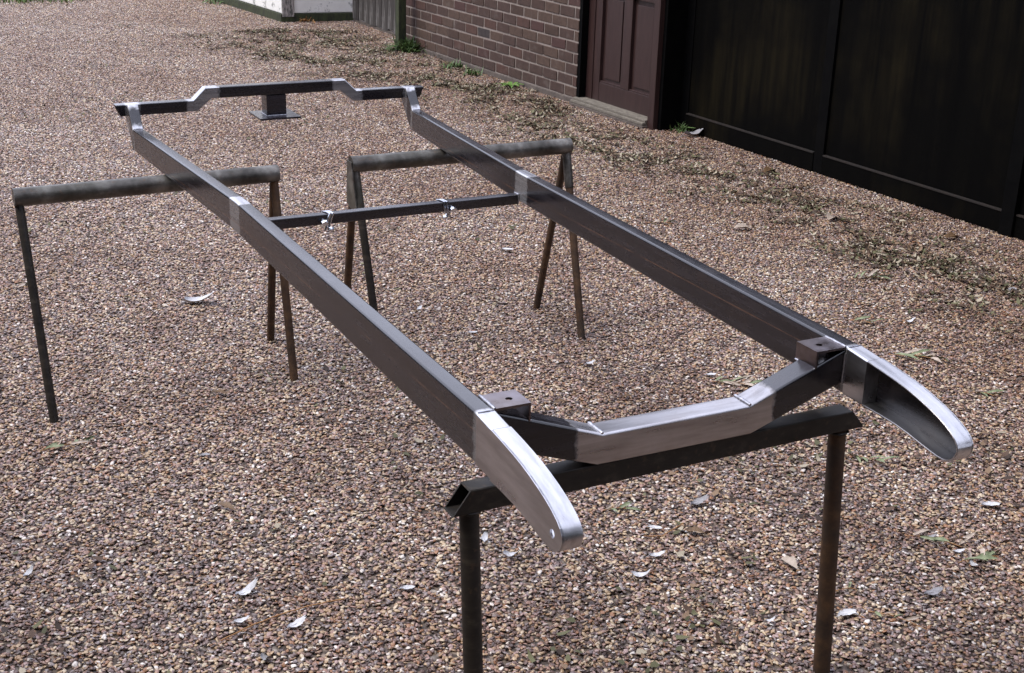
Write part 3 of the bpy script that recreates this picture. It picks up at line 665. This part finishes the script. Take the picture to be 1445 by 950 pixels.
def sprig(px, py, length_px, ang, nleaf, leaf_px, label, mat='sprigleaf', lw=.3, lift=.5):
    p = on_ground(px, py); dist = (p - Vector((0,0,CAMH))).length; L_ = length_px*dist/FPX; l_ = leaf_px*dist/FPX
    root = empty('fallen_sprig', (p.x, p.y, .009)); root.rotation_euler = (0, 0, rad(ang)); tag(root, label, 'sprig', 'green sprigs fallen on the gravel')
    m = MB(); m.tube([(-L_*.5, 0, 0), (-L_*.15, L_*.05, .004), (L_*.2, 0, .006), (L_*.5, -L_*.04, .002)], .0011, 5); m.build('stem', M['straw'], root, smooth=True)
    for k in range(nleaf):
        t = -.45 + .95*(k+.5)/nleaf; v, f = leafshape(l_*random.uniform(.55, 1.35), l_*lw*random.uniform(.5,.9), l_*lift*.35, l_*.3, 5, .25)
        o = link('leaf', mesh('leaf', v, f, True), M[mat], root); o.location = (t*L_, 0, .004); sg = random.choice((-1, 1, 1))
        o.rotation_euler = (random.uniform(-.9,.9), -random.uniform(-.1,.5), sg*random.uniform(.1, 1.1))
        if random.random() < .3: o.data.materials[0] = M['paleleaf']
for a in [(868,724,36,10,9,20,'pale green leafy sprig right of the left horn tip'), (1035,546,60,-15,12,22,'green sprig of narrow leaves under the right end of the front crossmember'),
 (1222,396,44,15,9,20,'pale green leaf spray on the gravel beyond the right rail'), (1290,508,70,-12,7,30,'curling green twig just beyond the right horn'),
 (1218,652,52,-25,6,24,'pale grey green leaves behind the near right trestle leg'), (1318,768,70,-22,8,24,'long green twig of narrow leaves at right'),
 (1378,794,60,20,7,30,'broad leaved grey green end of the twig at the right edge'), (1265,880,80,-30,6,18,'straw coloured twig with few leaves at bottom right'),
 (1385,560,30,-20,4,24,'single bright green leaf sprig at the right edge beyond the horn'), (1215,458,30,-25,4,18,'short pale twig beyond the right rail above the horn'),
 (1193,838,30,10,4,18,'small green leaves above the ruffled white feather'), (930,318,36,0,7,16,'small green sprig right of the right rail'),
 (90,635,60,30,9,22,'pale green leaf scraps at the foot of the rear left trestle'), (25,410,34,10,5,20,'whitish green leaves at the left edge')]:
    sprig(*a)

# ------------------------------------------------------------------ chassis
CO = Vector((.245639, 2.366647, CAMH - .912)); CYAW = .47029
ch = empty('car_chassis', CO, 0); tag(ch, 'bare welded steel car chassis frame with two front horns laid across three trestles', 'chassis')
ax = Vector((.891436, .453126, .00059)).normalized(); ay = Vector((-.453146, .891436, -.00714)).normalized(); az = ax.cross(ay).normalized()
ay = az.cross(ax)
ch.matrix_world = Matrix(((ax.x, ay.x, az.x, CO.x), (ax.y, ay.y, az.y, CO.y), (ax.z, ay.z, az.z, CO.z), (0,0,0,1)))
for sg in (-1, 1):
    # outer w, inner w, s at top, s at bottom, top z, bottom z
    st = []
    for wo_, wi, s1, s2, zt, zb in ((.486, .452, 2.237, 2.253, 0, -.070), (.427, .392, 1.285, 1.300, 0, -.082), (.410, .374, -.142, -.142, -.013, -.108)):
        xs = sorted((sg*wo_, sg*wi)); st.append(((xs[0], s2, zb), (xs[1], s2, zb), (xs[1], s1, zt), (xs[0], s1, zt)))
    loft('side_rail', st, .035, .085, .0055, M['rail'], ch)
    # kick-up stub: from rail end up to the rear crossmember
    xs = sorted((sg*.487, sg*.453)); a, b = xs
    loft('kick_up', [((a,2.2535,-.070),(b,2.2535,-.070),(b,2.2375,.0),(a,2.2375,.0)), ((a,2.336,.020),(b,2.336,.020),(b,2.2925,.0665),(a,2.2925,.0665))], .034, .07, .004, M['kick'], ch)
    weld('weld_bead', [(a+.003,2.2375,.0005),(b-.003,2.2375,.0005)], .0022, M['weld'], ch)
    # short bare closing section between rail and horn
    a, b = sorted((sg*.411, sg*.374))
    loft('rail_end', [((a,-.1425,-.1085),(b,-.1425,-.1085),(b,-.1425,-.0130),(a,-.1425,-.0130)), ((a,-.200,-.1105),(b,-.200,-.1105),(b,-.200,-.0185),(a,-.200,-.0185))], .037, .094, .004, M['horn'], ch)
    weld('weld_bead', [(a+.004,-.1415,-.0125),(b-.004,-.1415,-.0125)], .0016, M['weld'], ch)
    # horn: outer plate, top flange running round the nose, bottom flange; open towards the middle
    top = [(-.200,-.0185),(-.24,-.0225),(-.28,-.0275),(-.31,-.032),(-.34,-.0385),(-.37,-.0465),(-.395,-.0545),(-.415,-.0625),(-.432,-.0715),(-.443,-.080),(-.450,-.0895),(-.4515,-.099),(-.448,-.110),(-.442,-.119),(-.432,-.126)]
    bot = [(-.420,-.1285),(-.405,-.1285),(-.380,-.1255),(-.355,-.1215),(-.325,-.1165),(-.295,-.113),(-.25,-.111),(-.200,-.1105)]
    prof = top + bot; T = .0035
    # thick ribbon following the whole profile (flange), inset inwards
    P2 = [Vector((0, s_, z_)) for s_, z_ in prof]; cen = Vector((0, -.30, -.075)); ins = []
    for i, p in enumerate(P2):
        t = (P2[min(i+1, len(P2)-1)] - P2[max(i-1, 0)]).normalized(); nn = Vector((0, -t.z, t.y))
        if nn.dot(cen - p) < 0: nn = -nn
        ins.append(p + nn*T)
    xo, xi = sg*.411, sg*.374; n = len(P2); vs = []
    for p, q in zip(P2, ins):
        vs += [(xo, p.y, p.z), (xi, p.y, p.z), (xi, q.y, q.z), (xo, q.y, q.z)]
    fs = []
    for i in range(n-1):
        a_, b_ = i*4, i*4+4
        for k in range(4): fs.append((a_+k, a_+(k+1)%4, b_+(k+1)%4, b_+k))
    fs += [(3,2,1,0), tuple((n-1)*4+k for k in range(4))]
    me = mesh('horn', vs, fs); bm = bmesh.new(); bm.from_mesh(me); bmesh.ops.recalc_face_normals(bm, faces=bm.faces)
    es = [e for e in bm.edges if len(e.link_faces) == 2 and e.calc_face_angle(0) > rad(60)]
    bmesh.ops.bevel(bm, geom=es, offset=.0009, segments=2, affect='EDGES'); bm.to_mesh(me); bm.free()
    me.polygons.foreach_set('use_smooth', [True]*len(me.polygons)); me.set_sharp_from_angle(angle=rad(40)); horn = link('horn', me, M['horn'], ch)
    m_ = horn.modifiers.new('wn', 'WEIGHTED_NORMAL'); m_.keep_sharp = True
    # outer side plate with the shackle hole
    HC = (-.420, -.099); HR = .0075
    outer = [(s_, z_) for s_, z_ in prof]; k = 16
    ring = [(HC[0]+HR*math.cos(2*math.pi*i/k), HC[1]+HR*math.sin(2*math.pi*i/k)) for i in range(k)]
    bm = bmesh.new(); x1 = sg*.4112; ov = [bm.verts.new((x1, s_, z_)) for s_, z_ in outer]; rv = [bm.verts.new((x1, s_, z_)) for s_, z_ in ring]
    eo = [bm.edges.new((ov[i], ov[(i+1) % len(ov)])) for i in range(len(ov))]; er = [bm.edges.new((rv[i], rv[(i+1) % k])) for i in range(k)]
    bmesh.ops.triangle_fill(bm, edges=eo+er, use_beauty=True)
    # extrude to thickness
    r_ = bmesh.ops.extrude_face_region(bm, geom=list(bm.faces)); vv = [x for x in r_['geom'] if isinstance(x, bmesh.types.BMVert)]
    bmesh.ops.translate(bm, verts=vv, vec=(-sg*.004, 0, 0)); bmesh.ops.recalc_face_normals(bm, faces=bm.faces)
    me = bpy.data.meshes.new('side_plate'); bm.to_mesh(me); me.materials.append(M['horn']); me.materials.append(M['inner'])
    for pl in me.polygons:
        if pl.normal.x*sg < -.5: pl.material_index = 1
    bm.free(); link('side_plate', me, None, horn)
    # mounting bracket welded on top of the crossmember arm (angle: top plate + inboard side plate)
    wi, wo2 = sorted((sg*.305, sg*.3735))
    bmx = bmesh.new(); zt = -.0125; th = .0045; hx, hy, hr = sg*.333, -.108, .0065
    outl = [(wi,-.138),(wo2,-.138),(wo2,-.075),(wi,-.075)]; kk = 14
    ov = [bmx.verts.new((x, y, zt)) for x, y in outl]; rv = [bmx.verts.new((hx+hr*math.cos(2*math.pi*i/kk), hy+hr*math.sin(2*math.pi*i/kk), zt)) for i in range(kk)]
    eo = [bmx.edges.new((ov[i], ov[(i+1) % 4])) for i in range(4)]; er = [bmx.edges.new((rv[i], rv[(i+1) % kk])) for i in range(kk)]
    bmesh.ops.triangle_fill(bmx, edges=eo+er, use_beauty=True)
    r_ = bmesh.ops.extrude_face_region(bmx, geom=list(bmx.faces)); vv = [x for x in r_['geom'] if isinstance(x, bmesh.types.BMVert)]
    bmesh.ops.translate(bmx, verts=vv, vec=(0, 0, -th)); bmesh.ops.recalc_face_normals(bmx, faces=bmx.faces)
    me = bpy.data.meshes.new('bracket'); bmx.to_mesh(me); bmx.free(); br = link('bracket', me, M['bracket'], ch)
    m = MB(); a_, b_ = sorted((sg*.3048, sg*.3092)); m.box((a_, -.1378, -.048), (b_, -.0752, zt-.0005)); m.build('bracket_side', M['bracket'], br, bevel=.001)
    weld('weld_bead', [(sg*.374,-.137,-.0125),(sg*.374,-.076,-.0125)], .0036, M['weld'], ch)
    weld('weld_bead', [(sg*.304,-.137,-.048),(sg*.304,-.077,-.048)], .0026, M['weld'], ch)
# front crossmember: dropped centre with two rising arms, mitred and welded
def fxs(x, zt, zb, lean):
    return ((x+lean, -.138, zb), (x+lean, -.085, zb), (x, -.085, zt), (x, -.138, zt))
st = [fxs(-.3735, -.0195, -.0875, 0), fxs(-.159, -.0985, -.159, -.008), fxs(.159, -.0985, -.159, .008), fxs(.3735, -.0195, -.0875, 0)]
loft('front_crossmember', st, .053, .060, .005, M['frontx'], ch, caps=True)
for sg in (-1, 1):
    weld('weld_bead', [(sg*.160,-.1365,-.0975),(sg*.160,-.0865,-.0975)], .0042, M['weld'], ch)
    weld('weld_bead', [(sg*.3725,-.1395,-.025),(sg*.3725,-.1395,-.085)], .0024, M['weld'], ch)
# rear crossmember: raised centre
def rxs(x, zt, lean=0., cut=0.):
    return ((x+lean, 2.299, zt-.036), (x+lean+cut*.0, 2.336, zt-.036), (x+cut, 2.336, zt), (x, 2.299, zt))
st = [rxs(-.522, .066, .014), rxs(-.277, .067, .013), rxs(-.237, .105, .020), rxs(.237, .105, -.020), rxs(.277, .067, -.013), rxs(.522, .066, -.014)]
st = [((BL),(BR),(TR),(TL)) for BL, BR, TR, TL in st]
loft('rear_crossmember', st, .037, .036, .0035, M['rearx'], ch, sharp=30, inner=.003)
m = MB(); m.box((-.036, 2.3005, .0008), (.031, 2.362, .0685)); m.build('mounting_post', M['dark'], ch, bevel=.003)
m = MB(); m.box((-.070, 2.262, -.0065), (.068, 2.402, .0)); m.build('mounting_plate', M['dark'], ch, bevel=.001)
weld('weld_bead', [(-.036,2.2995,.001),(.031,2.2995,.001)], .0022, M['weld'], ch)
weld('weld_bead', [(-.037,2.300,.001),(-.037,2.36,.001)], .0022, M['weld'], ch)
# cross tube between the rails, with two clamps
a = [(-.391, 1.295, -.090), (-.391, 1.323, -.090), (-.391, 1.323, -.062), (-.391, 1.295, -.062)]
b = [(.392, 1.295, -.090), (.392, 1.323, -.090), (.392, 1.323, -.062), (.392, 1.295, -.062)]
loft('cross_tube', [a, b], .028, .028, .003, M['dark'], ch)
weld('weld_bead', [(.390,1.294,-.0615),(.390,1.322,-.0615)], .0026, M['weld'], ch)
weld('weld_bead', [(.390,1.2945,-.0615),(.390,1.2945,-.088)], .0022, M['weld'], ch)
for wx, tilt in ((-.176, .42), (.168, -.42)):
    cl = empty('clamp', (wx, 1.309, -.076)); cl.scale = (1.15, 1.0, .95); cl.parent = ch
    ca, sa_ = math.cos(tilt), math.sin(tilt)
    def cp_(x, y, z): return (x + z*.0, y, z)
    m = MB(); hw = .0175
    pts_ = [(-.018*sa_*-1, -hw, -.030), (-.006*sa_*-1, -hw, .004), (.004, -hw*.9, .0155), (.0, 0, .0175), (-.004, hw*.9, .0155), (-.008, hw, -.012)]
    for dx in (-.0035, .0035):
        m.tube([(x+dx + z*sa_*.9, y, z) for x, y, z in pts_], .0030, 8)
    m.build('clamp_band', M['zinc'], cl, smooth=True)
    sx = -1 if wx < 0 else 1
    m = MB(); m.tube([(sx*.012, -.030, -.006), (sx*.012, .012, .010)], .0035, 10); m.build('bolt', M['zinc'], cl, smooth=True)
    m = MB(); m.tube([(sx*.012, -.033, -.007), (sx*.012, -.0245, -.0038)], .0085, 6); m.build('bolt_head', M['zinc'], cl, bevel=.0008)
    m = MB(); m.tube([(-sx*.006, -.0245, -.030), (-sx*.006, -.019, -.024)], .0075, 6); m.build('nut', M['zinc'], cl, bevel=.0008)

# ------------------------------------------------------------------ trestles (in chassis survey coordinates, then to world)
CM = ch.matrix_world.copy()
def cw(w_, s_, z=None):     # chassis plan position -> world; z is relative to the rail tops
    p = CM @ Vector((w_, s_, z if z is not None else 0)); return p
def ground_cw(w_, s_):
    p = CM @ Vector((w_, s_, -.741)); p.z = 0; return p
def pipe_trestle(name, endA, endB, feet, gusset_at, label):
    A, B = cw(*endA), cw(*endB); base = Vector(((A.x+B.x)/2, (A.y+B.y)/2, 0)); root = empty(name, base); tag(root, label, 'trestle', 'pipe trestles carrying the rear of the chassis')
    m = MB(); N = 14; pts_ = [A.lerp(B, i/N) - base for i in range(N+1)]; m.tube(pts_, .0265, 22); m.build('crossbar', M['pipe'], root, smooth=True)
    d = (B-A).normalized()
    for end, foot, shade in feet:
        E = A if end == 0 else B; E = E + d*(.013 if end == 0 else -.013) + Vector((0,0,-.010)); F = Vector(foot); F.z = -.01
        if name_sleeves and (shade == 'black' or end == 1 and foot.y < E.y):      # the near legs are plugged into a short grey sleeve
            G_ = E.lerp(F, .20); m = MB(); m.tube([E.lerp(G_, i/4) - base for i in range(5)], .0150, 14); m.build('sleeve', M['pipe'], root, smooth=True)
        m = MB(); n_ = 6; m.tube([E.lerp(F, i/n_) - base for i in range(n_+1)], .0128, 14); m.build('leg', M[shade], root, smooth=True)
    if gusset_at is not None:
        E = (A if gusset_at == 0 else B) - d*.002; s0, s1 = [Vector(f) for f in feet_pair]
        t = .22; q0 = E.lerp(s0, t); q1 = E.lerp(s1, t); up = E + Vector((0,0,.012))
        vs = [up + (q0-E).normalized()*.0, q0, q0.lerp(q1, .5)+Vector((0,0,-.012)), q1]
        side = (q1-q0).normalized()*.02
        vs = [up-side, q0-side*.4, q0.lerp(q1,.5)+Vector((0,0,-.01)), q1+side*.4, up+side]
        vs = [v-base for v in vs]; o_ = -d*.004; k = len(vs)
        m = MB(); m.add(vs + [v+o_ for v in vs], [tuple(range(k)), tuple(range(2*k-1, k-1, -1))] + [(i, i+k, (i+1)%k+k, (i+1)%k) for i in range(k)]); m.build('gusset', M['pipe'], root)
    return root
feet_pair = None; name_sleeves = False
zb = -.102
pipe_trestle('pipe_trestle', (-.890, 1.930, zb-.003), (-.117, 1.934, zb), [(0, ground_cw(-.864,1.734), 'black'), (1, ground_cw(-.105,2.132), 'rust'), (1, ground_cw(-.138,1.767), 'rust')], None,
             'weathered pipe trestle under the left rail with a single leg at its outer end')
name_sleeves = True; feet_pair = (ground_cw(.165,2.16), ground_cw(.16,1.80))
pipe_trestle('pipe_trestle', (.130, 1.962, zb), (.921, 1.963, zb), [(0, ground_cw(.172,2.17), 'rust'), (0, ground_cw(.165,1.80), 'black'), (1, ground_cw(.876,2.086), 'rust'), (1, ground_cw(.881,1.75), 'rust')], 0,
             'weathered four legged pipe trestle under the right rail')
# front trestle: square box top with mitred ends on round legs
base = cw(0, -.115); base.z = 0
ft = empty('box_trestle', base); tag(ft, 'black box section trestle with two round legs under the front crossmember', 'trestle')
inv = ft.matrix_world
def q_(w_, s_, z_): return cw(w_, s_, z_) - base
zt, zb2 = -.160, -.206
st = [(q_(-.448,-.134,zb2), q_(-.448,-.094,zb2), q_(-.414,-.094,zt), q_(-.414,-.134,zt)), (q_(.455,-.127,zb2+.006), q_(.455,-.085,zb2+.006), q_(.421,-.085,zt), q_(.421,-.127,zt))]
loft('top_bar', st, .040, .046, .003, M['black'], ft, inner=.003)
for w_, s_ in ((-.408, -.113), (.405, -.106)):
    t_ = q_(w_, s_, zb2+.002); f_ = cw(w_ + (-.003 if w_ < 0 else -.014), s_-.062, 0) - base; f_.z = -.01
    m = MB(); m.tube([t_.lerp(f_, i/8) for i in range(9)], .0178, 20); m.build('leg', M['rust'] if w_ > 0 else M['black'], ft, smooth=True)
    weld('weld_bead', [t_ + Vector((.021*math.cos(k*.6), .021*math.sin(k*.6), -.003)) for k in range(12)], .003, M['black'], ft)
